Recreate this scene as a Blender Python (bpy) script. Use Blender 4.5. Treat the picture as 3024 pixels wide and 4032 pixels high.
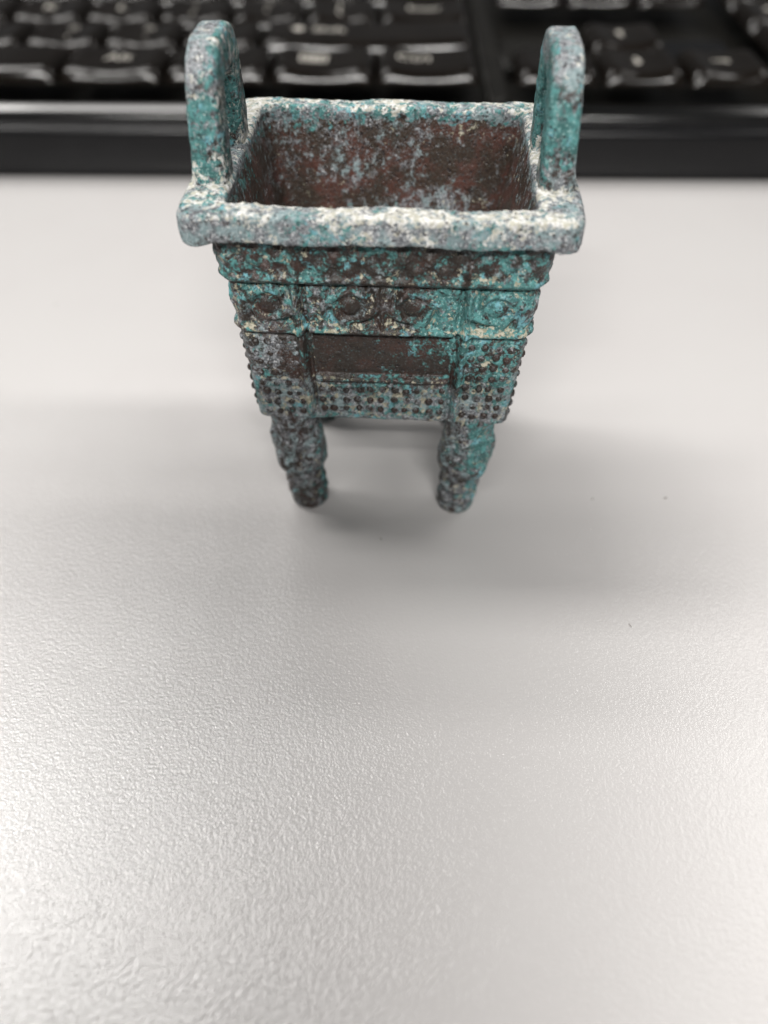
import bpy, bmesh, math, random
import numpy as np
from mathutils import Vector, Matrix

random.seed(4)
for o in list(bpy.data.objects):
    bpy.data.objects.remove(o)
SC = bpy.context.scene
COL = SC.collection
MM = 0.01                      # one millimetre of the real place = 0.01 units

# ------------------------------------------------------------------ camera
PITCH = math.radians(46.0)
cam_d = bpy.data.cameras.new('camera')
cam = bpy.data.objects.new('camera', cam_d)
COL.objects.link(cam)
cam.location = (0, 0, 85 * MM)
cam.rotation_euler = (math.pi / 2 - PITCH, 0, 0)
cam_d.sensor_fit = 'VERTICAL'
cam_d.sensor_height = 36.0
cam_d.lens = 3260 / 4032 * 36.0
cam_d.clip_start = 0.02
cam_d.clip_end = 400
cam_d.dof.use_dof = True
cam_d.dof.focus_distance = 95 * MM
APERTURE_MM = 2.3
cam_d.dof.aperture_fstop = (cam_d.lens * 1e-3) / (APERTURE_MM * MM)
SC.camera = cam

# ------------------------------------------------------------------ room light (office ceiling tubes)
world = bpy.data.worlds.new('World')
SC.world = world
world.use_nodes = True
bg = world.node_tree.nodes['Background']
bg.inputs['Color'].default_value = (0.97, 0.985, 1.0, 1)
bg.inputs['Strength'].default_value = 0.08

def lamp(name, x0, x1, y, z, depth, power, color=(1, 0.975, 0.945)):
    d = bpy.data.lights.new(name, 'AREA')
    d.shape = 'RECTANGLE'
    d.size = (x1 - x0) * MM
    d.size_y = depth * MM
    d.energy = power
    d.color = color
    o = bpy.data.objects.new(name, d)
    COL.objects.link(o)
    o.location = ((x0 + x1) / 2 * MM, y * MM, z * MM)
    return o

# rows of ceiling fixtures, tubes running left to right, a gap between fixtures
lamp('ceiling_lamp', -1900, -850, 640, 1900, 360, 2900)
lamp('ceiling_lamp', -830, -280, 640, 1900, 360, 800)
lamp('ceiling_lamp', -1900, -850, 1300, 1900, 220, 1000)
lamp('ceiling_lamp', -830, -280, 1300, 1900, 220, 450)
lamp('ceiling_lamp', 860, 2100, 640, 1900, 360, 850)
lamp('ceiling_lamp', 860, 2100, 1300, 1900, 220, 700)
lamp('ceiling_lamp', -950, 700, -1950, 1950, 110, 11500)
lamp('ceiling_lamp', -950, 700, -1480, 1950, 110, 3000)

SC.view_settings.view_transform = 'Standard'
SC.view_settings.look = 'None'
SC.view_settings.exposure = 0.0
SC.view_settings.gamma = 1.0
SC.cycles.use_denoising = True

# ------------------------------------------------------------------ helpers
def tag(o, label=None, cat=None, group=None, kind=None):
    if label: o['label'] = label
    if cat: o['category'] = cat
    if group: o['group'] = group
    if kind: o['kind'] = kind
    return o

def empty(name, loc=(0, 0, 0), rz=0.0):
    o = bpy.data.objects.new(name, None)
    COL.objects.link(o)
    o.location = loc
    o.rotation_euler = (0, 0, rz)
    o.empty_display_size = 0.1
    return o

def link(name, me, parent=None, mat=None):
    o = bpy.data.objects.new(name, me)
    COL.objects.link(o)
    if parent: o.parent = parent
    if mat and not me.materials: me.materials.append(mat)
    return o

def mesh_np(name, V, F, smooth=True):
    me = bpy.data.meshes.new(name)
    V = np.asarray(V, dtype=np.float32); F = np.asarray(F, dtype=np.int32)
    me.vertices.add(len(V)); me.vertices.foreach_set('co', V.ravel())
    k = F.shape[1]
    me.loops.add(F.size); me.loops.foreach_set('vertex_index', F.ravel())
    me.polygons.add(len(F))
    me.polygons.foreach_set('loop_start', np.arange(0, F.size, k, dtype=np.int32))
    me.polygons.foreach_set('use_smooth', np.full(len(F), smooth, dtype=bool))
    me.update(calc_edges=True)
    me.validate()
    return me

def grid_faces(nr, nc, wrap_c=True, wrap_r=False):
    r = np.arange(nr if wrap_r else nr - 1); c = np.arange(nc if wrap_c else nc - 1)
    R, C = np.meshgrid(r, c, indexing='ij')
    R2 = (R + 1) % nr; C2 = (C + 1) % nc
    return np.stack([R * nc + C, R * nc + C2, R2 * nc + C2, R2 * nc + C], -1).reshape(-1, 4)

def hash3(ix, iy, iz, seed):
    h = (ix.astype(np.uint32) * np.uint32(374761393) + iy.astype(np.uint32) * np.uint32(668265263)
         + iz.astype(np.uint32) * np.uint32(2147483647) + np.uint32((seed * 974634777) & 0xffffffff))
    h = (h ^ (h >> np.uint32(13))) * np.uint32(1274126177)
    h = (h ^ (h >> np.uint32(16))) * np.uint32(2246822519)
    h = h ^ (h >> np.uint32(15))
    return h.astype(np.float64) / 4294967295.0

def vnoise(P, scale, seed=0):
    Q = P / scale + 1000.0
    I = np.floor(Q).astype(np.int64); f = Q - I
    f = f * f * f * (f * (f * 6 - 15) + 10)
    out = 0
    for dx in (0, 1):
        wx = f[:, 0] if dx else 1 - f[:, 0]
        for dy in (0, 1):
            wy = f[:, 1] if dy else 1 - f[:, 1]
            for dz in (0, 1):
                wz = f[:, 2] if dz else 1 - f[:, 2]
                out = out + wx * wy * wz * hash3(I[:, 0] + dx, I[:, 1] + dy, I[:, 2] + dz, seed)
    return out * 2 - 1

def fbm(P, scale, octaves=4, seed=0, rough=0.55):
    s = 0; a = 1; n = 0
    for k in range(octaves):
        s = s + a * vnoise(P, scale / 2 ** k, seed + k * 17); n += a; a *= rough
    return s / n

def grid_normals(V, nr, nc):
    G = V.reshape(nr, nc, 3)
    du = np.roll(G, -1, 1) - np.roll(G, 1, 1)
    dv = np.empty_like(G); dv[1:-1] = G[2:] - G[:-2]; dv[0] = G[1] - G[0]; dv[-1] = G[-1] - G[-2]
    N = np.cross(du, dv); N /= np.linalg.norm(N, axis=2, keepdims=True) + 1e-9
    return N.reshape(-1, 3)

# ------------------------------------------------------------------ node helpers
def new_mat(name):
    m = bpy.data.materials.new(name); m.use_nodes = True
    nt = m.node_tree
    return m, nt, nt.nodes['Principled BSDF']

def N(nt, typ, **kw):
    n = nt.nodes.new(typ)
    for k, v in kw.items():
        if k in n.inputs: n.inputs[k].default_value = v
        else: setattr(n, k, v)
    return n

def noise_node(nt, vec, scale, detail=4, rough=0.55, dist=0.0):
    n = nt.nodes.new('ShaderNodeTexNoise')
    n.inputs['Scale'].default_value = scale; n.inputs['Detail'].default_value = detail
    n.inputs['Roughness'].default_value = rough; n.inputs['Distortion'].default_value = dist
    nt.links.new(vec, n.inputs['Vector'])
    return n.outputs['Fac']

def math_node(nt, op, a, b=None, clamp=False):
    n = nt.nodes.new('ShaderNodeMath'); n.operation = op; n.use_clamp = clamp
    for i, v in enumerate((a, b)):
        if v is None: continue
        if isinstance(v, (int, float)): n.inputs[i].default_value = v
        else: nt.links.new(v, n.inputs[i])
    return n.outputs[0]

def ramp(nt, v, lo, hi):
    n = nt.nodes.new('ShaderNodeMapRange'); n.interpolation_type = 'SMOOTHSTEP'
    n.inputs['From Min'].default_value = lo; n.inputs['From Max'].default_value = hi
    nt.links.new(v, n.inputs['Value'])
    return n.outputs[0]

def mixc(nt, fac, a, b):
    n = nt.nodes.new('ShaderNodeMix'); n.data_type = 'RGBA'
    if isinstance(fac, (int, float)): n.inputs[0].default_value = fac
    else: nt.links.new(fac, n.inputs[0])
    for i, v in ((6, a), (7, b)):
        if isinstance(v, tuple): n.inputs[i].default_value = (*v, 1)
        else: nt.links.new(v, n.inputs[i])
    return n.outputs[2]

# ------------------------------------------------------------------ materials
def make_patina(name='patinated_bronze', base_a=(0.024, 0.018, 0.014), base_b=(0.042, 0.022, 0.017), stretch=1.0, pale_a=(0.27, 0.26, 0.19), pale_b=(0.46, 0.43, 0.34)):
    """corroded bronze; the attribute 'crust' says how much teal (R), cream (G) and grey dust (B) grows where"""
    m, nt, b = new_mat(name)
    geo = N(nt, 'ShaderNodeNewGeometry')
    mp = N(nt, 'ShaderNodeVectorMath', operation='SCALE'); mp.inputs['Scale'].default_value = 1 / MM
    nt.links.new(geo.outputs['Position'], mp.inputs[0])
    st = N(nt, 'ShaderNodeVectorMath', operation='MULTIPLY'); st.inputs[1].default_value = (1, 1, stretch)
    nt.links.new(mp.outputs[0], st.inputs[0]); P = st.outputs[0]
    at = N(nt, 'ShaderNodeAttribute', attribute_name='crust')
    sep = N(nt, 'ShaderNodeSeparateColor'); nt.links.new(at.outputs['Color'], sep.inputs[0])
    def nz(scale, seed, detail=4, rough=0.6, dist=0.0):
        off = N(nt, 'ShaderNodeVectorMath', operation='ADD'); off.inputs[1].default_value = (seed, seed * 2.3, -seed)
        nt.links.new(P, off.inputs[0])
        return noise_node(nt, off.outputs[0], scale, detail, rough, dist)
    def layer(bias, scale, seed, detail, w, rough=0.62, dist=0.3):
        n = math_node(nt, 'ADD', math_node(nt, 'MULTIPLY', nz(scale, seed, detail, rough, dist), 1.0),
                      math_node(nt, 'MULTIPLY', nz(scale * 3.3, seed + 5, 4, 0.6), 0.42))
        n = math_node(nt, 'SUBTRACT', n, 0.21)
        n2 = math_node(nt, 'ADD', n, math_node(nt, 'SUBTRACT', bias, 1.0))       # bias .5 -> half covered
        return ramp(nt, n2, -w, w)
    base = mixc(nt, ramp(nt, nz(0.28, 2, 3), 0.42, 0.64), base_a, base_b)
    base = mixc(nt, ramp(nt, nz(3.5, 4, 3), 0.5, 0.72), base, (0.020, 0.016, 0.016))
    base = mixc(nt, math_node(nt, 'MULTIPLY', ramp(nt, nz(5.0, 6, 3), 0.56, 0.72), 0.6), base, (0.10, 0.14, 0.15))
    greyc = mixc(nt, ramp(nt, nz(1.9, 8, 5), 0.38, 0.62), (0.085, 0.09, 0.10), (0.235, 0.25, 0.265))
    greyc = mixc(nt, ramp(nt, nz(3.4, 10, 3), 0.52, 0.68), greyc, (0.48, 0.49, 0.50))
    greyc = mixc(nt, math_node(nt, 'MULTIPLY', ramp(nt, nz(0.5, 12, 3), 0.45, 0.62), 0.5), greyc, (0.24, 0.36, 0.37))
    tealc = mixc(nt, ramp(nt, nz(0.9, 14, 5), 0.4, 0.62), (0.038, 0.12, 0.115), (0.085, 0.25, 0.245))
    tealc = mixc(nt, ramp(nt, nz(0.5, 16, 4), 0.54, 0.64), tealc, (0.14, 0.34, 0.39))
    tealc = mixc(nt, ramp(nt, nz(3.2, 18, 4), 0.52, 0.68), tealc, (0.24, 0.40, 0.39))
    tealc = mixc(nt, math_node(nt, 'MULTIPLY', ramp(nt, nz(2.2, 20, 5), 0.54, 0.66), 0.75), tealc, (0.035, 0.07, 0.075))
    creamc = mixc(nt, ramp(nt, nz(1.8, 22, 3), 0.4, 0.6), pale_a, pale_b)
    bm_ = layer(sep.outputs['Blue'], 1.0, 11, 8, .10)
    col = mixc(nt, bm_, base, greyc)
    gm = layer(sep.outputs['Red'], 0.8, 31, 8, .06)
    col = mixc(nt, gm, col, tealc)
    cm = layer(sep.outputs['Green'], 0.95, 57, 7, .05)
    col = mixc(nt, cm, col, creamc)
    # small dark pits
    vor = N(nt, 'ShaderNodeTexVoronoi', feature='F1'); vor.inputs['Scale'].default_value = 1.5
    nt.links.new(P, vor.inputs['Vector'])
    pit = math_node(nt, 'MULTIPLY', ramp(nt, vor.outputs['Distance'], 0.34, 0.16), ramp(nt, nz(0.7, 24, 2), 0.42, 0.56))
    col = mixc(nt, math_node(nt, 'MULTIPLY', pit, 0.8), col, (0.03, 0.026, 0.028))
    nt.links.new(col, b.inputs['Base Color'])
    cover = math_node(nt, 'MAXIMUM', math_node(nt, 'MAXIMUM', gm, cm), math_node(nt, 'MULTIPLY', bm_, 0.8))
    rg = nt.nodes.new('ShaderNodeMapRange'); nt.links.new(cover, rg.inputs[0])
    rg.inputs['To Min'].default_value = 0.32; rg.inputs['To Max'].default_value = 0.78
    nt.links.new(rg.outputs[0], b.inputs['Roughness'])
    b.inputs['Specular IOR Level'].default_value = 0.4
    h = math_node(nt, 'ADD', math_node(nt, 'MULTIPLY', nz(2.2, 26, 5, 0.6), 0.7), math_node(nt, 'MULTIPLY', cover, 0.3))
    h = math_node(nt, 'SUBTRACT', h, math_node(nt, 'MULTIPLY', pit, 0.35))
    bp = N(nt, 'ShaderNodeBump'); bp.inputs['Strength'].default_value = 0.75; bp.inputs['Distance'].default_value = 0.3 * MM
    nt.links.new(h, bp.inputs['Height']); nt.links.new(bp.outputs[0], b.inputs['Normal'])
    return m
PATINA = make_patina()
CHALKY = make_patina('chalky_bronze', pale_a=(0.44, 0.43, 0.36), pale_b=(0.66, 0.66, 0.64))
LINING = make_patina('bare_bronze_lining', (0.046, 0.033, 0.025), (0.090, 0.040, 0.031), 0.9)

def make_desk_mat():
    m, nt, b = new_mat('textured_laminate')
    geo = N(nt, 'ShaderNodeNewGeometry')
    mp = N(nt, 'ShaderNodeVectorMath', operation='SCALE'); mp.inputs['Scale'].default_value = 1 / MM
    nt.links.new(geo.outputs['Position'], mp.inputs[0]); P = mp.outputs[0]
    c = mixc(nt, ramp(nt, noise_node(nt, P, 0.02, 3), 0.35, 0.65), (0.505, 0.490, 0.485), (0.52, 0.508, 0.502))
    # rare tiny dark specks of dirt
    vor = N(nt, 'ShaderNodeTexVoronoi', feature='F1'); vor.inputs['Scale'].default_value = 0.055
    nt.links.new(P, vor.inputs['Vector'])
    c = mixc(nt, math_node(nt, 'MULTIPLY', ramp(nt, vor.outputs['Distance'], 0.022, 0.012), 0.5), c, (0.2, 0.18, 0.16))
    nt.links.new(c, b.inputs['Base Color'])
    b.inputs['Roughness'].default_value = 0.6
    b.inputs['Specular IOR Level'].default_value = 0.1
    b.inputs['Coat Weight'].default_value = 1.0
    rr = nt.nodes.new('ShaderNodeMapRange'); nt.links.new(noise_node(nt, P, 0.035, 4, 0.6), rr.inputs[0])
    rr.inputs['To Min'].default_value = 0.10; rr.inputs['To Max'].default_value = 0.22; nt.links.new(rr.outputs[0], b.inputs['Coat Roughness'])
    h = math_node(nt, 'ADD', noise_node(nt, P, 1.9, 3, 0.55), math_node(nt, 'MULTIPLY', noise_node(nt, P, 3.8, 1, 0.5), 0.25))
    bp = N(nt, 'ShaderNodeBump'); bp.inputs['Strength'].default_value = 1.0; bp.inputs['Distance'].default_value = 0.072 * MM
    nt.links.new(h, bp.inputs['Height']); nt.links.new(bp.outputs[0], b.inputs['Coat Normal']); b.inputs['Coat IOR'].default_value = 1.66
    bp2 = N(nt, 'ShaderNodeBump'); bp2.inputs['Strength'].default_value = 1.0; bp2.inputs['Distance'].default_value = 0.02 * MM
    nt.links.new(h, bp2.inputs['Height']); nt.links.new(bp2.outputs[0], b.inputs['Normal'])
    return m
DESK = make_desk_mat()

def plastic(name, col, rough, spec=0.5, bump=0.0):
    m, nt, b = new_mat(name)
    geo = N(nt, 'ShaderNodeNewGeometry')
    mp = N(nt, 'ShaderNodeVectorMath', operation='SCALE'); mp.inputs['Scale'].default_value = 1 / MM
    nt.links.new(geo.outputs['Position'], mp.inputs[0]); P = mp.outputs[0]
    c = mixc(nt, ramp(nt, noise_node(nt, P, 0.12, 4), 0.4, 0.7), col, tuple(min(1, v * 1.25 + 0.001) for v in col))
    nt.links.new(c, b.inputs['Base Color'])
    r = nt.nodes.new('ShaderNodeMapRange'); nt.links.new(noise_node(nt, P, 0.3, 3), r.inputs[0])
    r.inputs['To Min'].default_value = rough * 0.85; r.inputs['To Max'].default_value = rough * 1.2
    nt.links.new(r.outputs[0], b.inputs['Roughness'])
    b.inputs['Specular IOR Level'].default_value = spec
    return m
KEYMAT = plastic('key_plastic', (0.005, 0.0036, 0.0026), 0.14, 0.34)
CASEMAT = plastic('glossy_black_plastic', (0.0025, 0.0025, 0.003), 0.13, 0.25)
FRONTMAT = plastic('satin_black_plastic', (0.003, 0.003, 0.0035), 0.2, 0.28)
LIPMAT = plastic('polished_black_plastic', (0.004, 0.004, 0.004), 0.13, 0.5)
WELLMAT = plastic('matte_black_plastic', (0.006, 0.0055, 0.0045), 0.4, 0.3)
LEGEND = plastic('legend_print', (0.42, 0.40, 0.36), 0.6)
DESKEDGE = plastic('desk_edge_band', (0.30, 0.29, 0.28), 0.4)

# ------------------------------------------------------------------ desk
def build_desk():
    me = bpy.data.meshes.new('desk')
    bm = bmesh.new()
    bmesh.ops.create_cube(bm, size=1, matrix=Matrix.Translation((0.05, 2.6, -0.125)) @ Matrix.Diagonal((16, 8, 0.25, 1)))
    bmesh.ops.bevel(bm, geom=[e for e in bm.edges], offset=0.02, segments=3, affect='EDGES')
    bm.to_mesh(me); bm.free()
    o = link('desk', me, None, DESK)
    tag(o, 'pale grey textured desk top under the bronze vessel and keyboard', None, None, 'structure')
build_desk()

# ------------------------------------------------------------------ specks of dust
def dust(x, y, L, w, rz, label):
    rnd = random.Random(int(x * 10 + y)); bm = bmesh.new(); n = 7; prev = None
    for k in range(n):
        t = k / (n - 1) - 0.5
        ww = w * (1 - (2 * t) ** 2 * 0.8) / 2
        cx, cy = t * L, 0.12 * L * math.sin(3 * t) + rnd.uniform(-.02, .02)
        cur = [bm.verts.new((px * MM, py * MM, pz * MM)) for px, py, pz in ((cx, cy - ww, 0.01), (cx, cy, 0.03 + ww), (cx, cy + ww, 0.01))]
        if prev:
            for j in range(3): bm.faces.new((prev[j], prev[(j + 1) % 3], cur[(j + 1) % 3], cur[j]))
        else: bm.faces.new(cur[::-1])
        prev = cur
    bm.faces.new(prev)
    bmesh.ops.recalc_face_normals(bm, faces=bm.faces)
    me = bpy.data.meshes.new('dust_fibre'); bm.to_mesh(me); bm.free()
    o = link('dust_fibre', me, None, DUST)
    o.location = (x * MM, y * MM, 0); o.rotation_euler = (0, 0, rz)
    tag(o, label, 'dust', 'specks of dust on the desk')
DUST = plastic('dust_fibre', (0.10, 0.085, 0.07), 0.8)
dust(-0.4, 76.9, 0.75, 0.10, 1.9, 'tiny curved dark fibre lying in the shadow just in front of the vessel')
dust(30.2, 84.7, 0.35, 0.22, 0.3, 'tiny dark speck on the desk right of the feet, nearer the vessel')
dust(40.8, 84.9, 0.7, 0.2, 0.1, 'tiny flat speck on the desk far right, level with the feet')
dust(31.0, 62.2, 0.6, 0.12, 1.7, 'tiny upright dark fibre on the bare desk right of centre')

# ------------------------------------------------------------------ bronze vessel (own units: 0.85 mm)
K = 0.85 * MM
vessel = empty('bronze_cauldron', (0.3 * K, 110.8 * K, 0), math.radians(-3.0))
tag(vessel, 'small square four-legged bronze cauldron with two upright handles and teal patina', 'bronze vessel')

def rrect(hx, hy, r, ns, nsy, nc):
    """rounded rectangle ring, counter-clockwise from front-left; ns samples on front/back, nsy on the sides"""
    pts = []
    r = max(min(r, hx * 0.98, hy * 0.98), 1e-4)
    cx, cy = hx - r, hy - r
    def side(p, q, n): return [(p[0] + (q[0] - p[0]) * k / n, p[1] + (q[1] - p[1]) * k / n) for k in range(n)]
    def arc(c, a0, n): return [(c[0] + r * math.cos(a0 + math.pi / 2 * k / n), c[1] + r * math.sin(a0 + math.pi / 2 * k / n)) for k in range(n)]
    pts += side((-cx, -hy), (cx, -hy), ns); pts += arc((cx, -cy), -math.pi / 2, nc)
    pts += side((hx, -cy), (hx, cy), nsy); pts += arc((cx, cy), 0, nc)
    pts += side((cx, hy), (-cx, hy), ns); pts += arc((-cx, cy), math.pi / 2, nc)
    pts += side((-hx, cy), (-hx, -cy), nsy); pts += arc((-cx, -cy), math.pi, nc)
    return np.array(pts)

def blob(P, c, r):
    d = (P - np.array(c)) / np.array(r)
    return np.exp(-(d ** 2).sum(1))

def set_crust(me, R, G, B):
    R, G, B = (np.clip(v, 0, 1) for v in (R, G, B))
    a = me.attributes.new('crust', 'FLOAT_COLOR', 'POINT')
    a.data.foreach_set('color', np.stack([R, G, B, np.ones_like(R)], -1).astype(np.float32).ravel())

def crust_disp(P, Nn, amp, seed):
    n = fbm(P, 3.0, 3, seed) * 0.7 + fbm(P, 0.9, 3, seed + 5) * 0.55
    warts = np.clip(vnoise(P, 0.75, seed + 9) - 0.62, 0, 1) * 1.6
    return P + Nn * ((n + warts) * amp)[:, None]

# --- relief of the four cast faces: u across the face (-1..1 scaled to 20 mm), z height
def sm(x, w): return np.exp(-(x / w) ** 2)
def relief(u, z):
    a = np.abs(u)
    h = np.zeros_like(u)
    # horizontal ridges between the registers
    h += 0.55 * sm(z - 44.6, 0.65) + 0.5 * sm(z - 36.7, 0.55)
    h -= 0.28 * sm(z - 43.4, 0.35) + 0.3 * sm(z - 35.7, 0.35)
    # top register, cast scroll bars
    top = 1 / (1 + np.exp(-(z - 45.4) * 4))
    h += top * (0.26 * np.sin(a * 1.9) * np.sin((z - 45) * 1.7) + 0.35)
    h += top * 0.35 * sm(a - 10.7, 0.4)
    # middle register: four ringed eyes in sunken panels
    mid = ((z > 37.2) & (z < 43.6)).astype(float)
    for c in (4.2, 14.9):
        d = np.sqrt((a - c) ** 2 + ((z - 40.4) * 1.05) ** 2)
        h += mid * (0.35 * np.exp(-(d / 1.15) ** 2) + 0.32 * sm(d - 2.3, 0.45) - 0.15 * sm(d - 1.5, 0.3))
        ang = np.arctan2(z - 40.4, a - c)
        h += mid * 0.4 * np.exp(-((d - 3.3) / 0.9) ** 2) * np.sin(ang * 4 + d * 2.2)
    h += mid * (0.4 * sm(a - 0.0, 0.3) - 0.15)
    # vertical dividers (ridge with a groove beside it)
    low = (z < 43.6).astype(float)
    h += low * (0.62 * sm(a - 11.3, 0.5) - 0.62 * sm(a - 10.3, 0.36))
    # smooth sunken panel with a frame line below
    def box(x, lo, hi, w): return 1 / (1 + np.exp(-(x - lo) / w)) * 1 / (1 + np.exp(-(hi - x) / w))
    h -= 0.6 * box(z, 28.6, 35.9, 0.1) * box(a, -1, 9.8, 0.12)
    h += 0.18 * sm(z - 28.1, 0.35) * box(a, -1, 9.9, 0.1)
    h -= 0.25 * sm(z - 27.5, 0.25) * box(a, -1, 9.9, 0.1)
    return h

BODY_TOP, BODY_BOT = 51.2, 20.6
def body_half(z):
    t = np.clip((BODY_TOP - z) / (BODY_TOP - BODY_BOT), 0, 1)
    return 21.35 - 2.75 * t - 0.25 * np.sin(t * math.pi), 16.6 - 1.5 * t

def crust_body(P, u, z, front, side):
    """how the patina is spread over the outside of the bowl (a: across, z: height)"""
    n1 = fbm(P, 9, 2, 201) ; n2 = fbm(P, 6, 2, 231); n3 = fbm(P, 4, 2, 271)
    x = P[:, 0]
    R = 0.45 + 0.15 * n1 + 0.03 * np.tanh((x - 2) / 6)
    G = 0.37 + 0.06 * n2
    B = 0.40 + 0.14 * n3
    if_front = front
    # upper register: teal wash over brown; band of green in the middle right
    R += if_front * (0.10 * blob(P[:, [0, 2]], (1, 47.5), (9, 3)) + 0.15 * blob(P[:, [0, 2]], (15, 40), (6, 5)) + 0.12 * blob(P[:, [0, 2]], (8, 40), (4, 4))
                     + 0.08 * blob(P[:, [0, 2]], (16, 30), (4, 6)) - 0.10 * blob(P[:, [0, 2]], (-7, 32.5), (7, 3.2)) - 0.05 * blob(P[:, [0, 2]], (-7, 41.0), (4, 2.5))
                     - 0.08 * blob(P[:, [0, 2]], (7, 48.5), (3, 2)) + 0.06 * blob(P[:, [0, 2]], (3, 22), (12, 1.6)) - 0.04 * blob(P[:, [0, 2]], (-16, 28), (4, 7)))
    G += if_front * (0.09 * blob(P[:, [0, 2]], (14.5, 45.8), (5, 1.4)) + 0.09 * blob(P[:, [0, 2]], (-18.5, 47.5), (1.8, 3)) + 0.08 * blob(P[:, [0, 2]], (15, 37.2), (4, 1))
                     - 0.16 * blob(P[:, [0, 2]], (0, 32.5), (10, 4)) + 0.05 * blob(P[:, [0, 2]], (0, 25), (20, 3)) + 0.06 * blob(P[:, [0, 2]], (13, 31), (2, 5)))
    B += if_front * (0.13 * blob(P[:, [0, 2]], (-17, 28), (5, 8)) + 0.12 * blob(P[:, [0, 2]], (0, 23.5), (24, 3.2)) - 0.20 * blob(P[:, [0, 2]], (0, 32.5), (10, 4))
                     - 0.06 * blob(P[:, [0, 2]], (0, 48), (18, 4)) + 0.07 * blob(P[:, [0, 2]], (17, 22.5), (4, 3)))
    R += side * 0.02; B += side * 0.10
    X = P[:, 0] / body_half(z)[0] * 20.0
    panel = if_front * (np.abs(X) < 9.7) * (z > 28.8) * (z < 35.8)
    clear = panel * (1 - 0.75 * np.clip((X - 1) / 6, 0, 1) * np.clip((z - 30) / 3, 0, 1))
    rag = fbm(P, 2.2, 3, 911); clear = clear * np.clip(0.95 + 1.3 * rag, 0.1, 1.1); panel = panel * np.clip(1 + rag, 0.2, 1)
    R -= 0.15 * clear; G -= 0.16 * panel; B -= 0.18 * clear
    for c in (4.2, 14.9):
        d = np.sqrt((np.abs(X) - c) ** 2 + (z - 40.4) ** 2)
        R += if_front * (0.06 * sm(d - 2.5, 0.5) - 0.06 * sm(d, 1.3)); G -= if_front * 0.06 * sm(d, 1.3); B -= if_front * 0.05 * sm(d, 1.3)
    line = if_front * (sm(z - 36.9, 0.4) + sm(z - 44.8, 0.4) + 0.8 * sm(z - 28.2, 0.35))
    G += 0.08 * line; R += 0.05 * line
    dk = if_front * (sm(z - 35.9, 0.3) + sm(z - 43.6, 0.35) + sm(z - 27.6, 0.3))
    R -= 0.10 * dk; G -= 0.12 * dk; B -= 0.08 * dk
    low = if_front * (z < 28.0)
    B += 0.12 * low; G += 0.015 * low
    rib = if_front * sm(np.abs(X) - 11.4, 0.6)
    R += 0.08 * rib; G += 0.05 * rib; R -= 0.08 * if_front * sm(np.abs(X) - 10.3, 0.35); G -= 0.08 * if_front * sm(np.abs(X) - 10.3, 0.35); B -= 0.06 * if_front * sm(np.abs(X) - 10.3, 0.35)
    # ridges keep crust beside them
    R += 0.05 * sm(z - 36.9, 0.8) + 0.04 * sm(z - 44.7, 0.7)
    G += 0.05 * sm(z - 37.1, 0.6)
    return R, G, B

def build_bowl():
    ns, nsy, nc = 230, 180, 14
    rings = []
    # outer wall, top to bottom
    zs = np.linspace(BODY_TOP, BODY_BOT, 175)
    for z in zs:
        hx, hy = body_half(z); rings.append((hx, hy, 1.9, z, 1))
    for hx, hy, z in ((18.0, 14.8, 20.2), (17.3, 14.1, 20.0), (14, 11, 20.0), (8, 6, 20.0), (1, .8, 20.0)):
        rings.append((hx, hy, 1.9, z, 0))
    n_out = len(rings)
    prof = []
    for hx, hy, r, z, k in rings:
        p = rrect(hx, hy, r, ns, nsy, nc); prof.append(np.column_stack([p, np.full(len(p), z)]))
    nct = len(prof[0])
    V = np.concatenate(prof); nr = len(prof)
    Nn = -grid_normals(V, nr, nct)
    # outward: make sure
    flip = (Nn[:, 0] * V[:, 0] + Nn[:, 1] * V[:, 1]) < 0
    wall = np.repeat(np.array([r[4] for r in rings]), nct) > 0
    Nn[flip & wall] *= -1
    Nn[~wall] = (0, 0, -1)
    idx = np.tile(np.arange(nct), nr)
    b1 = ns + nc // 2; b2 = b1 + nc + nsy; b3 = b2 + nc + ns
    is_front = (idx < b1) | (idx >= b3 + nc + nsy); is_back = (idx >= b2) & (idx < b3)
    is_side = ~(is_front | is_back)
    hx, hy = body_half(V[:, 2])
    u = np.where(is_side, V[:, 1] / hy * 20.0, V[:, 0] / hx * 20.0)
    fade = np.clip((20.0 - np.abs(u)) / 1.6, 0, 1) ** 0.6
    zz = V[:, 2]
    # the hem of the front sags at the corners
    rel = relief(u, zz) * fade + 0.15 * (1 - fade)
    rel = 1.35 * rel * np.clip((BODY_TOP - zz) / 0.6, 0, 1) * np.clip((zz - BODY_BOT + 0.2) / 0.8, 0, 1)
    V2 = V + Nn * np.where(wall, rel, 0)[:, None]
    arch = 0.45 * (1 - (np.clip(np.abs(V[:, 0]), 0, 20) / 20) ** 2) * np.clip((26 - zz) / 6, 0, 1)
    V2[:, 2] += arch
    V2[:, 0] += 0.35 - 0.15 * np.clip((BODY_TOP - zz) / 30, 0, 1)
    V2 = crust_disp(V2, Nn, 0.22, 3)
    F = grid_faces(nr, nct)[:, ::-1]
    me = mesh_np('bowl', V2 * K, F)
    R, G, B = crust_body(V, u, zz, is_front.astype(float), is_side.astype(float))
    r = rel + 0.25 * fbm(V, 1.2, 2, 77)
    R -= 0.05 * np.clip(r, -1, 1); G -= 0.05 * np.clip(r, -1, 1)
    set_crust(me, R, G, B)
    return link('bowl', me, vessel, PATINA)
bowl = build_bowl()

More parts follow.
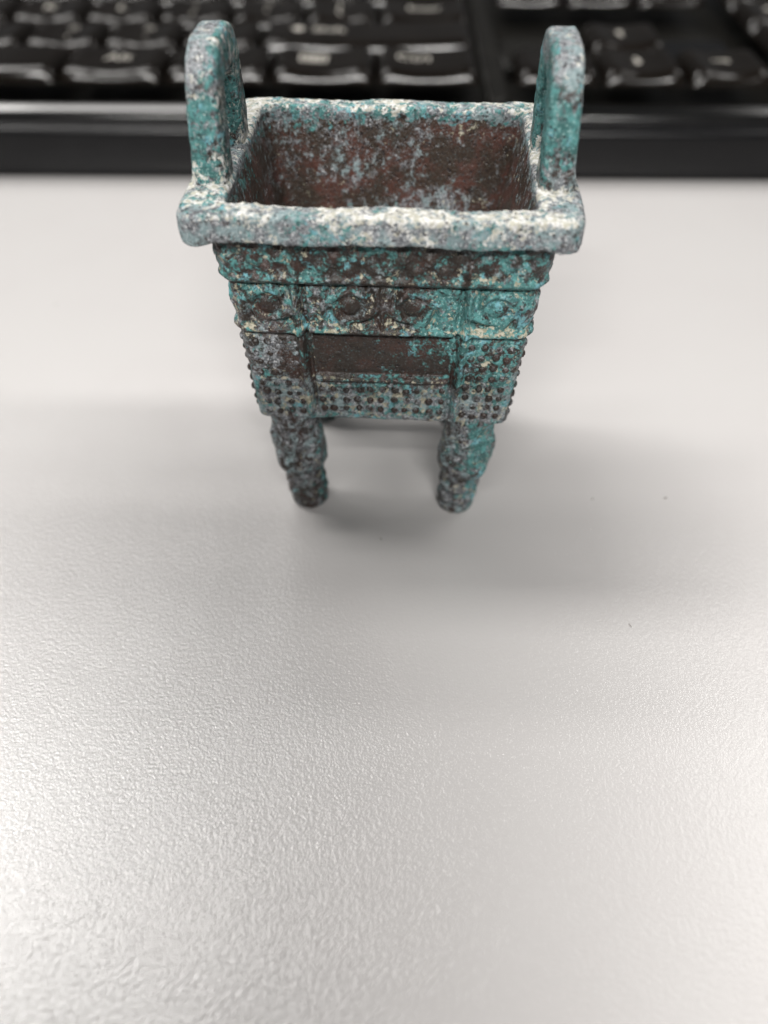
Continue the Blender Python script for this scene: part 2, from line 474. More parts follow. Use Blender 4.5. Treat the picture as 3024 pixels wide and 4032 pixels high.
def build_lining():
    """inside of the bowl: walls sloping in, rounded floor"""
    ns, nsy, nc = 150, 120, 16
    prof = []
    zs = np.linspace(53.2, 25.5, 120)
    for z in zs:
        t = (53.2 - z) / 27.7
        prof.append((19.15 - 5.8 * t, 15.6 - 4.2 * t, 1.6 + 1.2 * t, z))
    for k in range(1, 9):
        q = k / 8 * math.pi / 2
        prof.append((13.3 - 2.5 * (1 - math.cos(q)), 11.4 - 2.5 * (1 - math.cos(q)), 2.5, 25.5 - 2 * math.sin(q)))
    for s in np.linspace(0.95, 0.03, 26):
        prof.append((10.8 * s, 8.9 * s, 2.5 * s, 23.5))
    L = []
    for hx, hy, r, z in prof:
        p = rrect(hx, hy, r, ns, nsy, nc); L.append(np.column_stack([p, np.full(len(p), z)]))
    nct = len(L[0]); nr = len(L); V = np.concatenate(L)
    Nn = grid_normals(V, nr, nct)
    Nn[(Nn[:, 0] * V[:, 0] + Nn[:, 1] * V[:, 1]) > 0] *= -1
    V2 = crust_disp(V, Nn, 0.07, 43)
    me = mesh_np('lining', V2 * K, grid_faces(nr, nct))
    n1 = fbm(V, 8, 2, 301); n2 = fbm(V, 5, 3, 331); n3 = fbm(V, 5, 2, 371)
    rear = (V[:, 1] > 9).astype(float); sd = (np.abs(V[:, 0]) > 13).astype(float)
    z = V[:, 2]; x = V[:, 0]
    edge = np.clip((z - 49.5) / 4, 0, 1)
    R = 0.27 + 0.08 * n1 + 0.16 * edge - 0.05 * rear * (x > 5)
    G = 0.30 + 0.05 * n2 + 0.05 * edge
    XZ = V[:, [0, 2]]
    B = 0.375 + 0.11 * n3 + 0.08 * edge + rear * (0.16 * blob(XZ, (7, 40), (6, 3.2)) + 0.10 * blob(XZ, (3.2, 47), (1.4, 3.2)) + 0.09 * blob(XZ, (-5, 46), (4, 4))
         - 0.12 * blob(XZ, (13, 47), (5, 4)) - 0.10 * blob(XZ, (-1, 43), (3, 4)) + 0.05 * blob(XZ, (-9, 50), (8, 3)) - 0.08 * blob(XZ, (-12, 41), (3, 5)))
    G += rear * 0.09 * blob(XZ, (12, 51.5), (6, 1.2)) + rear * 0.05 * blob(XZ, (7, 40), (5, 3))
    R += rear * (0.06 * blob(XZ, (-12, 50), (9, 3)) + 0.05 * blob(XZ, (6, 40), (7, 3)))
    R += sd * (x < 0) * 0.05; B += sd * (x < 0) * 0.0; G += sd * (x > 0) * 0.03
    set_crust(me, R, G, B)
    return link('lining', me, vessel, LINING)
build_lining()

def build_rim():
    ns, nsy, nc = 250, 190, 30
    sect = []
    # section: outward offset o (0 inner .. 1 outer), z ; walked counter-clockwise
    zi0, zi1 = 50.3, 54.1
    m = 44
    for k in range(m):
        a = 2 * math.pi * k / m
        c, s = math.cos(a), math.sin(a)
        c = math.copysign(abs(c) ** 0.36, c); s = math.copysign(abs(s) ** 0.4, s)
        sect.append(((c + 1) / 2, (zi0 + zi1) / 2 + s * (zi1 - zi0) / 2))
    L = []
    for o, z in sect:
        hx = 19.0 + (24.65 - 19.0) * o; hy = 15.45 + (18.95 - 15.45) * o; r = 1.5 + 1.5 * o
        p = rrect(hx, hy, r, ns, nsy, nc)
        L.append(np.column_stack([p, np.full(len(p), z)]))
    nct = len(L[0]); V = np.concatenate(L); nr = m
    # uneven casting: rim sags at the outer corners, waves a little
    ax, ay = np.abs(V[:, 0]) / 24.3, np.abs(V[:, 1]) / 19.1
    corner = np.clip((ax - 0.82) / 0.18, 0, 1) * np.clip((ay - 0.75) / 0.25, 0, 1)
    G_ = V.reshape(nr, nct, 3)
    du = np.roll(G_, -1, 1) - np.roll(G_, 1, 1); dv = np.roll(G_, -1, 0) - np.roll(G_, 1, 0)
    Nn = np.cross(du, dv).reshape(-1, 3); Nn /= np.linalg.norm(Nn, axis=1, keepdims=True) + 1e-9
    V[:, 2] += -0.9 * corner * (V[:, 2] < 52.5) - 0.3 * corner + 0.12 * np.sin(V[:, 0] * 0.35 + 1)
    V2 = crust_disp(V, Nn, 0.24, 63)
    me = mesh_np('rim', V2 * K, grid_faces(nr, nct, wrap_r=True))
    n1 = fbm(V, 7, 2, 401); n2 = fbm(V, 5, 2, 431); n3 = fbm(V, 5, 2, 471)
    x, y, z = V.T
    rear = (y > 14).astype(float); up = np.clip((z - 53.0) / 1.0, 0, 1); frontf = (y < -17).astype(float)
    R = 0.375 + 0.12 * n1 + 0.13 * rear
    G = 0.41 + 0.14 * n2 + 0.08 * up
    B = 0.74 + 0.10 * n3
    XZ = V[:, [0, 1]]
    G -= 0.14 * blob(XZ, (-21, -19), (4, 2)) * (z < 53.4) + 0.12 * blob(XZ, (22.5, -18), (2.6, 2.5)) * (z < 53.4)
    B -= 0.16 * blob(XZ, (-19.5, -19), (4, 2)) * (z < 53.4) + 0.20 * blob(XZ, (23, -18), (2, 2.5)) * (z < 53.4)
    inn = ((np.abs(x) < 19.6) & (np.abs(y) < 16.1) & (z < 53.4)).astype(float)
    G -= 0.14 * inn; B -= 0.18 * inn; R -= 0.05 * inn
    R += 0.07 * blob(XZ, (-6, -19), (5, 2)) + 0.06 * blob(XZ, (10, -19), (5, 2)) + 0.07 * (x < -16) * up
    set_crust(me, R, G, B)
    return link('rim', me, vessel, CHALKY)
rim = build_rim()

def build_handle(sx):
    """upright arched handle standing on the side rim: an upside-down U of rectangular section"""
    cx = 21.4 * sx; cy = -1.9
    np_, nc = 150, 56
    path = []
    hw, H, zb = 6.1, 17.0, 51.8
    for k in range(np_):
        t = k / (np_ - 1) * math.pi
        c, s = math.cos(t), math.sin(t)
        y = -math.copysign(abs(c) ** 0.5, c) * hw
        z = zb + (s ** 0.5) * (H - 2.1)
        path.append((y, z))
    path = np.array(path)
    d = np.gradient(path, axis=0); seg = np.r_[0, np.cumsum(np.hypot(*np.diff(path, axis=0).T))]
    uu = np.linspace(0, seg[-1], np_)
    path = np.column_stack([np.interp(uu, seg, path[:, 0]), np.interp(uu, seg, path[:, 1])])
    d = np.gradient(path, axis=0); d /= np.linalg.norm(d, axis=1, keepdims=True)
    nout = np.column_stack([-d[:, 1], d[:, 0]])           # points away from the hole
    V = []
    for k in range(np_):
        zrel = (path[k, 1] - zb) / H
        foot = math.exp(-max(zrel, 0) / 0.22)
        tx = 2.0 - 0.08 * zrel + 0.0 * foot                # half thickness across x
        tw = 2.5 + 0.7 * foot                              # half width in the plane of the arch
        if zrel > 0.85: tx *= 1 - 0.08 * (zrel - 0.85) / 0.15
        for j in range(nc):
            a = 2 * math.pi * j / nc; c, s = math.cos(a), math.sin(a)
            c = math.copysign(abs(c) ** 0.38, c); s = math.copysign(abs(s) ** 0.4, s)
            ox = c * tx
            if c * sx > 0: ox += sx * 1.25 * foot * abs(c)     # foot flares to the outer edge of the rim
            lean = -0.25 * sx * zrel
            V.append((cx + ox + lean, cy + path[k, 0] + nout[k, 0] * s * tw, path[k, 1] + nout[k, 1] * s * tw))
    V = np.array(V)
    G_ = V.reshape(np_, nc, 3)
    Nn = -grid_normals(V, np_, nc)
    ctr = G_.mean(1, keepdims=True).repeat(nc, 1).reshape(-1, 3)
    if ((V - ctr) * Nn).sum() < 0: Nn = -Nn
    V2 = crust_disp(V, Nn, 0.17, 83 + sx)
    me = mesh_np('handle', V2 * K, grid_faces(np_, nc)[:, ::-1])
    n1 = fbm(V, 6, 2, 501 + sx); n2 = fbm(V, 4, 2, 531 + sx); n3 = fbm(V, 5, 2, 571 + sx)
    z = V[:, 2]; inner = ((V[:, 0] - cx) * sx < -1.2).astype(float)
    topw = np.clip((z - 64.5) / 3.5, 0, 1); foot = np.clip((57 - z) / 4, 0, 1)
    if sx < 0:
        R = 0.58 + 0.14 * n1 - 0.20 * topw * (1 - inner) - 0.06 * inner - 0.08 * foot
        G = 0.37 + 0.08 * n2 + 0.13 * foot + 0.04 * inner
        B = 0.50 + 0.08 * n3 + 0.22 * topw
    else:
        midt = np.exp(-((z - 61.0) / 3.0) ** 2)
        R = 0.42 + 0.13 * n1 + 0.22 * midt - 0.12 * topw + 0.16 * inner - 0.1 * foot
        G = 0.36 + 0.07 * n2 + 0.18 * foot - 0.08 * midt
        B = 0.54 + 0.08 * n3 + 0.14 * topw
    set_crust(me, R, G, B)
    return link('handle', me, vessel, CHALKY)
build_handle(-1); build_handle(1)

def build_leg(px, py, seed):
    nz, nt = 110, 72
    sx, sy = (1 if px > 0 else -1), (1 if py > 0 else -1)
    V = []
    diag = math.atan2(-1 if sy < 0 else 1, sx * 0.45)
    for k in range(nz):
        z = 22.0 * k / (nz - 1)
        t = z / 21
        cx = px * (1 + 0.115 * t); cy = py * (1 + 0.02 * t)
        step = 1 / (1 + math.exp(-(z - 8.9) / 0.22))
        r = 3.0 + 0.05 * t + step * (0.85 + 0.3 * math.exp(-((z - 11.5) / 2.6) ** 2) - 0.015 * (z - 9))
        low = 1 - step
        r += 0.0 if z > 8.6 else (0.36 * math.sin(z * 2.6) * math.exp(-((z - 4.2) / 2.8) ** 2))
        r += 0.28 * math.exp(-((z - 20.2) / 0.7) ** 2)
        if k < 4: r -= (0.32, 0.14, 0.05, 0.01)[k]
        for j in range(nt):
            a = 2 * math.pi * j / nt
            da = math.atan2(math.sin(a - diag), math.cos(a - diag))
            rr = r
            # cast animal mask: snout, brow, eyes and cheek ridges on the outward side
            rr += step * 1.3 * math.exp(-(da / 0.42) ** 2 - ((z - 11.0) / 1.7) ** 2)
            rr += step * 0.55 * math.exp(-(da / 0.9) ** 2 - ((z - 14.6) / 0.8) ** 2)
            for e in (-0.62, 0.62):
                rr += step * 0.8 * math.exp(-((da - e) / 0.2) ** 2 - ((z - 16.2) / 0.8) ** 2)
                rr -= step * 0.6 * math.exp(-((da - e * 1.0) / 0.3) ** 2 - ((z - 13.2) / 0.6) ** 2)
                rr += step * 0.75 * math.exp(-((da - e * 2.1) / 0.25) ** 2 - ((z - 12.6 - da * e) / 2.6) ** 2)
            V.append((cx + rr * math.cos(a), cy + rr * math.sin(a), z))
    V = np.array(V)
    Nn = grid_normals(V, nz, nt)
    C = V.reshape(nz, nt, 3).mean(1, keepdims=True).repeat(nt, 1).reshape(-1, 3)
    if ((V - C) * Nn).sum() < 0: Nn = -Nn
    V2 = crust_disp(V, Nn, 0.25, seed)
    V2[:, 2] = np.maximum(V2[:, 2], 0.0)
    me = mesh_np('leg', V2 * K, grid_faces(nz, nt))
    bm = bmesh.new(); bm.from_mesh(me); bm.verts.ensure_lookup_table()
    bm.faces.new([bm.verts[j] for j in range(nt)][::-1]); bm.to_mesh(me); bm.free()
    n1 = fbm(V, 5, 2, 601 + seed); n2 = fbm(V, 4, 2, 631 + seed); n3 = fbm(V, 4, 2, 671 + seed)
    x = V[:, 0] - px; z = V[:, 2]
    R = 0.32 + 0.08 * n1 + 0.17 * np.clip(x / 3, 0, 1) + (0.05 if px > 0 else -0.02)
    G = 0.33 + 0.06 * n2 + (0.04 if px > 0 else 0.0)
    B = 0.50 + 0.10 * n3 - (0.06 * sm(z - 3, 2.5) if px < 0 else 0)
    set_crust(me, R, G, B)
    return link('leg', me, vessel, PATINA)
for i, (px, py) in enumerate(((-12.25, -11.2), (12.3, -11.2), (-12.25, 11.2), (12.3, 11.2))):
    build_leg(px, py, 100 + i * 7)

# --- cast studs on the lower register
def stud_mesh(k):
    rnd = random.Random(k)
    bm = bmesh.new()
    seg, rings = 8, 3
    vs = []
    for i in range(rings):
        el = i / rings * math.pi / 2
        r = 0.56 * math.cos(el) * (1.15 if i == 0 else 1); h = 0.50 * math.sin(el) - (0.25 if i == 0 else 0)
        vs.append([bm.verts.new((r * math.cos(2 * math.pi * j / seg) * rnd.uniform(.88, 1.1), r * math.sin(2 * math.pi * j / seg) * rnd.uniform(.88, 1.1), h * rnd.uniform(.9, 1.1))) for j in range(seg)])
    tip = bm.verts.new((0, 0, 0.52))
    for i in range(rings - 1):
        for j in range(seg):
            bm.faces.new((vs[i][j], vs[i][(j + 1) % seg], vs[i + 1][(j + 1) % seg], vs[i + 1][j]))
    for j in range(seg): bm.faces.new((vs[-1][j], vs[-1][(j + 1) % seg], tip))
    for f in bm.faces: f.smooth = True
    for v in bm.verts: v.co *= K
    me = bpy.data.meshes.new('stud'); bm.to_mesh(me); bm.free()
    n = len(me.vertices)
    bias = [(0.34, 0.22, 0.36), (0.26, 0.2, 0.46), (0.30, 0.22, 0.36)][k % 3]
    set_crust(me, *(np.full(n, b) for b in bias))
    me.materials.append(PATINA)
    return me
STUDS = [stud_mesh(k) for k in range(6)]

def stud_spots():
    s = []
    for r in range(3):                                    # rows under the sunken panel
        for c in range(11): s.append(((c - 5) * 1.84, 26.4 - r * 1.95))
    for r in range(8):                                    # columns beside it
        for c in range(4):
            for q in (-1, 1): s.append((q * (12.5 + c * 1.8), 34.4 - r * 1.78))
    return s
def face_frame(which, u, z):
    hx, hy = body_half(np.array([z])); hx, hy = float(hx[0]), float(hy[0])
    rel = 1.35 * float(relief(np.array([float(u)]), np.array([float(z)]))[0])
    if which == 'front': p = (u / 20 * hx, -hy - rel, z); n = (0, -1, 0)
    elif which == 'back': p = (u / 20 * hx, hy + rel, z); n = (0, 1, 0)
    elif which == 'left': p = (-hx - rel, u / 20 * hy, z); n = (-1, 0, 0)
    else: p = (hx + rel, u / 20 * hy, z); n = (1, 0, 0)
    pz = p[2] + 0.45 * (1 - (min(abs(p[0]), 20) / 20) ** 2) * min(max((26 - z) / 6, 0), 1)
    return Vector((p[0] + 0.35 - 0.15 * (BODY_TOP - z) / 30, p[1], pz)), Vector(n)
cnt = 0
rs = random.Random(9)
for which in ('front', 'left', 'right'):
    for (u, z) in stud_spots():
        u += rs.uniform(-.25, .25); z += rs.uniform(-.2, .2)
        if z < 21.3: continue
        p, n = face_frame(which, u, z)
        if cnt >= 296: break
        o = link('stud', STUDS[rs.randrange(6)], bowl)
        o.location = p * K
        o.rotation_euler = n.to_track_quat('Z', 'Y').to_euler()
        s = rs.uniform(.8, 1.1); o.scale = (s, s, s * rs.uniform(.6, 1.0) * (0.8 if which != 'front' else 1))
        cnt += 1
bmj = bmesh.new()                                          # the far face, out of sight: one joined part
for (u, z) in stud_spots():
    p, n = face_frame('back', u, z)
    tmp = bmesh.new(); tmp.from_mesh(STUDS[0])
    tmp.transform(Matrix.Translation(p * K) @ n.to_track_quat('Z', 'Y').to_matrix().to_4x4())
    t2 = bpy.data.meshes.new('t'); tmp.to_mesh(t2); tmp.free(); bmj.from_mesh(t2); bpy.data.meshes.remove(t2)
mj = bpy.data.meshes.new('stud_row'); bmj.to_mesh(mj); bmj.free()
for p_ in mj.polygons: p_.use_smooth = True
ob = link('stud_row', mj, bowl, PATINA); ob['kind'] = 'stuff'

# ------------------------------------------------------------------ the phone that takes the picture; its shadow lies on the desk
def build_phone():
    ph = empty('smartphone', (0, 0, 85 * MM))
    ph.rotation_euler = (math.pi / 2 - PITCH, 0, 0)          # z axis points back to the user
    tag(ph, 'dark smartphone held slanting over the near side of the desk, behind the viewpoint', 'phone')
    def slab(name, x0, x1, y0, y1, z0, z1, bev, mat, parent):
        bm = bmesh.new()
        bmesh.ops.create_cube(bm, size=1, matrix=Matrix.Translation(((x0 + x1) / 2 * MM, (y0 + y1) / 2 * MM, (z0 + z1) / 2 * MM)) @ Matrix.Diagonal(((x1 - x0) * MM, (y1 - y0) * MM, (z1 - z0) * MM, 1)))
        ed = [e for e in bm.edges if abs((e.verts[0].co - e.verts[1].co).z) > 1e-4]
        bmesh.ops.bevel(bm, geom=ed, offset=bev * MM, segments=6, affect='EDGES')
        me = bpy.data.meshes.new(name); bm.to_mesh(me); bm.free()
        return link(name, me, parent, mat)
    slab('phone_case', -57, 10, -120, 12, 1.5, 8.6, 9, CASEMAT, ph)
    slab('screen', -55, 8, -108, 1, 8.65, 8.8, 2, CASEMAT, ph)
build_phone()

# ------------------------------------------------------------------ keyboard (millimetres)
KBX, KBY = 0.0, 188.6
kb = empty('computer_keyboard', (0, KBY * MM, 0), math.radians(-0.85))
tag(kb, 'glossy black computer keyboard with white lettering lying behind the bronze vessel', 'keyboard')
KX0, KX1 = -300.0, 172.0
DEPTH = 150.0

def extrude_profile(name, prof, x0, x1, mat, closed=True, smooth=True, cap=True, steps=1):
    """profile in (y, z) swept along x, ends rounded off by caps"""
    n = len(prof); V = []; F = []
    for x in (x0, x1):
        V += [(x * MM, y * MM, z * MM) for y, z in prof]
    for k in range(n if closed else n - 1):
        k2 = (k + 1) % n
        F.append((k, k2, n + k2, n + k))
    me = bpy.data.meshes.new(name)
    faces = list(F)
    if cap and closed: faces += [tuple(range(n))[::-1], tuple(range(n, 2 * n))]
    me.from_pydata(V, [], faces); me.update()
    bm = bmesh.new(); bm.from_mesh(me); bmesh.ops.recalc_face_normals(bm, faces=bm.faces); bm.to_mesh(me); bm.free()
    if smooth:
        for p in me.polygons: p.use_smooth = len(p.vertices) == 4
        me.set_sharp_from_angle(angle=math.radians(38))
    return link(name, me, kb, mat)

def arc(c, r, a0, a1, n):
    return [(c[0] + r * math.cos(math.radians(a0 + (a1 - a0) * k / n)), c[1] + r * math.sin(math.radians(a0 + (a1 - a0) * k / n))) for k in range(n + 1)]

# front bezel: y measured from the keyboard's front foot line
front = [(0.9, 0.6)]
front += [(0.3, 1.4), (0.0, 4), (0.05, 9.6)]
front += arc((1.3, 10.3), 1.2, 180, 95, 7)               # lower shoulder
front += [(1.9, 11.7)]
front += arc((1.95, 12.2), 0.45, -80, -5, 3)             # crease
front += arc((3.8, 12.75), 1.4, 178, 130, 5)[:-1]
front += [(3.04 + 0.6 * k, 14.0 + 0.6 * k * math.tan(math.radians(28))) for k in range(0, 4)]   # upper lip, leaning to the user
front += [(5.2, 15.1)]
front += arc((5.8, 14.5), 0.6, 85, 0, 3)
front += [(6.4, 10.0), (6.4, 0.6)]
fb = extrude_profile('front_bezel', front, KX0, KX1, FRONTMAT)
fb.data.materials.append(LIPMAT)
for p in fb.data.polygons:
    if p.center.z > 12.3 * MM and p.normal.z > 0.05: p.material_index = 1

# tray under the keys
def boxpart(name, x0, x1, y0, y1, z0, z1, mat, parent=kb, bev=0.4):
    bm = bmesh.new()
    bmesh.ops.create_cube(bm, size=1, matrix=Matrix.Translation(((x0 + x1) / 2 * MM, (y0 + y1) / 2 * MM, (z0 + z1) / 2 * MM)) @ Matrix.Diagonal(((x1 - x0) * MM, (y1 - y0) * MM, (z1 - z0) * MM, 1)))
    bmesh.ops.bevel(bm, geom=list(bm.edges), offset=bev * MM, segments=3, affect='EDGES')
    for f in bm.faces: f.smooth = True
    me = bpy.data.meshes.new(name); bm.to_mesh(me); bm.free()
    me.set_sharp_from_angle(angle=math.radians(50))
    return link(name, me, parent, mat)
boxpart('tray', KX0, KX1, 6.5, DEPTH, 0.8, 12.4, WELLMAT)
boxpart('rear_bezel', KX0, KX1, DEPTH + .1, DEPTH + 14, 0.8, 17.5, CASEMAT, bev=2)
boxpart('side_bezel', KX0 - 9, KX0 - .1, 0.5, DEPTH + 14, 0.8, 16.5, CASEMAT, bev=2)
boxpart('side_bezel', KX1 + .1, KX1 + 9, 0.5, DEPTH + 14, 0.8, 16.5, CASEMAT, bev=2)
boxpart('divider_plate', 23.6, 28.6, 7.8, DEPTH - .2, 12.0, 15.4, WELLMAT, bev=.6)      # between letters and arrows
boxpart('divider_plate', 28.8, 86.6, 48.5, 50.0, 12.0, 14.8, WELLMAT, bev=.5)
boxpart('divider_plate', 67.8, 86.6, 29.0, 48.3, 12.0, 16.0, CASEMAT, bev=.8)
boxpart('divider_plate', 28.8, 48.0, 29.0, 48.3, 12.0, 16.0, WELLMAT, bev=.8)

# key cap: skirt, rounded shoulder, top dished across its width
ROWS_TOP = 20.4
SK, DISH = 1.5, 0.95
def top_z(x, y, hx, hy):
    return -DISH * max(0.0, 1 - (x / hx) ** 2) * (1.0 if hx < 20 else 0.55)

def keycap_mesh(w, d=18.2, h=3.1):
    bw, bd = w * 19.0 - 0.9, d
    rings = []
    def ring(hx, hy, r, z, yo, dish):
        pts = []
        r = min(r, hx, hy)
        for cx, cy, a0 in ((hx - r, -hy + r, -90), (hx - r, hy - r, 0), (-hx + r, hy - r, 90), (-hx + r, -hy + r, 180)):
            for k in range(5):
                a = math.radians(a0 + 90 * k / 4)
                pts.append((cx + r * math.cos(a), cy + r * math.sin(a)))
        # subdivide the long front/back edges so that the dish shows
        full = []
        n = len(pts)
        for i in range(n):
            p, q = pts[i], pts[(i + 1) % n]
            L = math.hypot(q[0] - p[0], q[1] - p[1])
            m = 12 if (i % 5 == 4) and (i // 5) in (1, 3) else (4 if i % 5 == 4 else 1)
            for t in range(m): full.append((p[0] + (q[0] - p[0]) * t / m, p[1] + (q[1] - p[1]) * t / m))
        return [(x, y + yo, z + (dish * top_z(x, y, hx, hy))) for x, y in full]
    tx, ty = bw / 2 - SK, bd / 2 - 1.3
    yo = 0.5
    rings.append(ring(bw / 2, bd / 2, 1.2, 0, 0, 0))
    rings.append(ring(bw / 2 - .06, bd / 2 - .06, 1.4, .25, 0, 0))
    rings.append(ring(tx + .78, ty + .78, 2.2, h - 1.0, yo * .2, 0.6))
    rings.append(ring(tx + .45, ty + .45, 2.2, h - .62, yo * .3, 0.85))
    rings.append(ring(tx - .12, ty - .12, 2.1, h - .27, yo * .4, 1))
    rings.append(ring(tx - .75, ty - .75, 1.9, h, yo * .5, 1))
    for s in (.8, .55, .25): rings.append(ring((tx - .75) * s, (ty - .75) * s, 1.9 * s, h, yo * .5, 0))
    n = len(rings[0]); V = []
    for i, r in enumerate(rings):
        for (x, y, z) in r:
            if i >= 6: z = h + top_z(x, y, tx - .35, ty)
            V.append((x * MM, y * MM, z * MM))
    F = [tuple(i * n + k for i, k in ((r, a), (r, (a + 1) % n), (r + 1, (a + 1) % n), (r + 1, a))) for r in range(len(rings) - 1) for a in range(n)]
    c = len(V); V.append((0, yo * MM, (h + top_z(0, 0, tx, ty)) * MM))
    for a in range(n): F.append(((len(rings) - 1) * n + a, (len(rings) - 1) * n + (a + 1) % n, c))
    me = bpy.data.meshes.new('key'); me.from_pydata(V, [], F); me.update()
    for p in me.polygons: p.use_smooth = True
    me.materials.append(KEYMAT)
    return me
CAPS = {}
def key(x, y, w=1.0, d=18.2, h=3.1, z=18.3):
    k = (w, d, h)
    if k not in CAPS: CAPS[k] = keycap_mesh(w, d, h)
    o = link('key', CAPS[k], kb)
    o.location = (x * MM, y * MM, z * MM)
    return o

def legend(keyo, text=None, polys=None, lx=0.0, ly=0.0, size=4.0, w=1.0, h=3.1):
    """flat print lying on the dished top of the key"""
    if text is not None:
        cu = bpy.data.curves.new('legend', 'FONT'); cu.body = text; cu.size = size * MM * 1.35
        cu.align_x = 'CENTER'; cu.align_y = 'CENTER'; cu.offset = 0.03 * MM
        tmp = bpy.data.objects.new('tmp', cu); COL.objects.link(tmp)
        dg = bpy.context.evaluated_depsgraph_get(); dg.update()
        me = bpy.data.meshes.new_from_object(tmp.evaluated_get(dg))
        bpy.data.objects.remove(tmp)
        bm = bmesh.new(); bm.from_mesh(me)
    else:
        me = bpy.data.meshes.new('legend'); bm = bmesh.new()
        for poly in polys:
            vs = [bm.verts.new((px * MM, py * MM, 0)) for px, py in poly]; bm.faces.new(vs)
    bmesh.ops.triangulate(bm, faces=bm.faces)
    bmesh.ops.subdivide_edges(bm, edges=[e for e in bm.edges if e.calc_length() > 0.8 * MM], cuts=1)
    tx = (w * 19.0 - 0.9) / 2 - SK - .35
    for v in bm.verts:
        x, y = v.co.x / MM + lx, v.co.y / MM + ly
        v.co = (x * MM, y * MM, (h + top_z(x, y, tx, 7) + 0.10) * MM)
    bmesh.ops.recalc_face_normals(bm, faces=bm.faces)
    for f in bm.faces:
        if f.normal.z < 0: f.normal_flip()
    me2 = bpy.data.meshes.new('legend'); bm.to_mesh(me2); bm.free()
    o = link('legend', me2, keyo, LEGEND)
    return o

def rect(x0, y0, x1, y1): return [(x0, y0), (x1, y0), (x1, y1), (x0, y1)]
def arrow(dx, dy, L=2.3, t=0.45, hd=1.15):
    """arrow polygon pointing along (dx, dy)"""
    base = [(-L, -t / 2), (L - hd, -t / 2), (L - hd, -hd), (L, 0), (L - hd, hd), (L - hd, t / 2), (-L, t / 2)]
    return [(dx * a - dy * b, dy * a + dx * b) for a, b in base]

Y0 = 17.2                                                   # centre of the front row, from the foot line
RY = [Y0 + 19.4 * k for k in range(6)]
# front row (space row), right to left from the edge at x = 21.4
XR = 21.6
def row_from_right(y, widths, x=XR):
    out = []
    for w in widths:
        c = x - w * 9.5; x -= w * 19.0
        out.append((key(c, y, w), w))
    return out
rA = row_from_right(RY[0], [1.25, 1.25, 1.25, 1.25, 6.25, 1.25, 1.25, 1.25])
legend(rA[0][0], 'Ctrl', lx=-3.2, ly=1.2, size=3.6, w=1.25)
menu = [rect(-2.1, -1.5, 2.1, -1.1), rect(-2.1, 1.1, 2.1, 1.5), rect(-2.1, -1.1, -1.7, 1.1), rect(1.7, -1.1, 2.1, 1.1),
        rect(-1.3, .35, 1.3, .75), rect(-1.3, -.3, 1.3, .1), rect(-1.3, -.9, 1.3, -.55)]
legend(rA[1][0], polys=[[(x * 1.5 - 2.4, y * 1.5 + 1.0) for x, y in p] for p in menu], w=1.25)
win = [rect(-1.8, -1.6, -.15, -.15), rect(.15, -1.6, 1.8, -.15), rect(-1.8, .15, -.15, 1.6), rect(.15, .15, 1.8, 1.6)]
legend(rA[2][0], polys=[[(x - 2.0, y + 1.0) for x, y in p] for p in win], w=1.25)
legend(rA[3][0], 'Alt', lx=0.2, ly=1.2, size=3.8, w=1.25)
rB = row_from_right(RY[1], [2.75] + [1] * 10 + [2.25])
for o, t, q in zip([r[0] for r in rB[1:]], '/.,MNBVCXZ', '?><'.ljust(10)):
    legend(o, t, lx=0.6 if q.strip() else -1.5, ly=-1.6 if q.strip() else 1.5, size=3.8)
    if q.strip(): legend(o, q, lx=0.6, ly=3.0, size=3.6)
legend(rB[0][0], 'Shift', lx=-9.5, ly=1.0, size=3.4, w=2.75)
sh = [(0, 1.9), (-2, 0), (-1, 0), (-1, -1.5), (1, -1.5), (1, 0), (2, 0)]
legend(rB[0][0], polys=[[(x - 17.0, y * .9 + 1.0) for x, y in sh]], w=2.75)
rC = row_from_right(RY[2], [1.25, 1, 1] + [1] * 10 + [1.75])
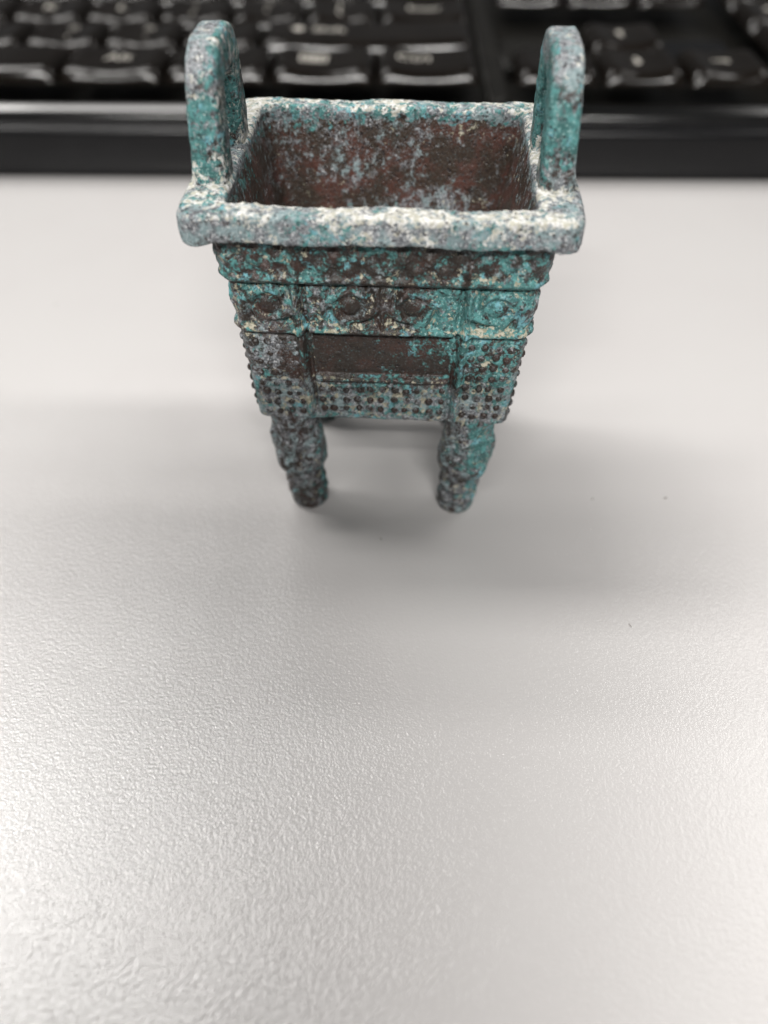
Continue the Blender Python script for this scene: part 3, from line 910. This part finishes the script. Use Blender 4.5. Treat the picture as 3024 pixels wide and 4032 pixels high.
for o, t, q in zip([r[0] for r in rC[1:]], ["\\", "'", ';'] + list('LKJHGFDSA'), ['|', '"', ':'] + [''] * 9):
    legend(o, t, lx=-0.8, ly=-2.6 if q else 1.0, size=4.0)
    if q: legend(o, q, lx=-0.8, ly=3.0, size=3.6)
legend(rC[0][0], 'Enter', lx=0, ly=1.0, size=3.0, w=1.25)
rD = row_from_right(RY[3], [1.5] + [1] * 12 + [1.5])
for o, t in zip([r[0] for r in rD[1:]], '][POIUYTREWQ'): legend(o, t, lx=-1.2, ly=1.4, size=4)
rE = row_from_right(RY[4], [2] + [1] * 13)
for o, t in zip([r[0] for r in rE[1:]], '=-0987654321`'): legend(o, t, lx=-1.2, ly=-1.4, size=4)
rF = row_from_right(RY[5] + 5, [1] * 4)
row_from_right(RY[5] + 5, [1] * 4, x=XR - 19 * 4 - 9.5)
row_from_right(RY[5] + 5, [1] * 4, x=XR - 19 * 8 - 19)

# arrow cluster and the block above it
ax0 = 58.0
for x, y, d in ((ax0 - 19.3, RY[0], (-1, 0)), (ax0, RY[0], (0, -1)), (ax0 + 19.3, RY[0], (1, 0)), (ax0, RY[1], (0, 1))):
    o = key(x, y)
    legend(o, polys=[[(px * .95 - 0.6, py * .95 + .8) for px, py in arrow(*d)]])
for i, t in enumerate(('Delete', 'End', 'PgDn')):
    o = key(ax0 + (i - 1) * 19.3, RY[3] + 1.2, h=3.1); legend(o, t, ly=1.5, size=2.6, h=3.1)
for i, t in enumerate(('Insert', 'Home', 'PgUp')):
    o = key(ax0 + (i - 1) * 19.3, RY[4] + 1.2, h=3.1); legend(o, t, ly=1.5, size=2.6, h=3.1)
# number pad
nx = 101.0
for r, row in enumerate((('0', None, '.'), ('1', '2', '3'), ('4', '5', '6'), ('7', '8', '9'), ('Num', '/', '*'))):
    for c, t in enumerate(row):
        if t is None: continue
        w = 2.0 if t == '0' else 1.0
        o = key(nx + c * 19.3 + (9.6 if t == '0' else 0), RY[r], w)
        legend(o, t, lx=-5 if t == '0' else -1.5, ly=1.8, size=3.8 if len(t) == 1 else 2.6, w=w)
for r in range(5):
    o = key(nx + 3 * 19.3, RY[r]); legend(o, ('Ent', '', '+', '', '-')[r] or '.', lx=-1, ly=1.5, size=3)
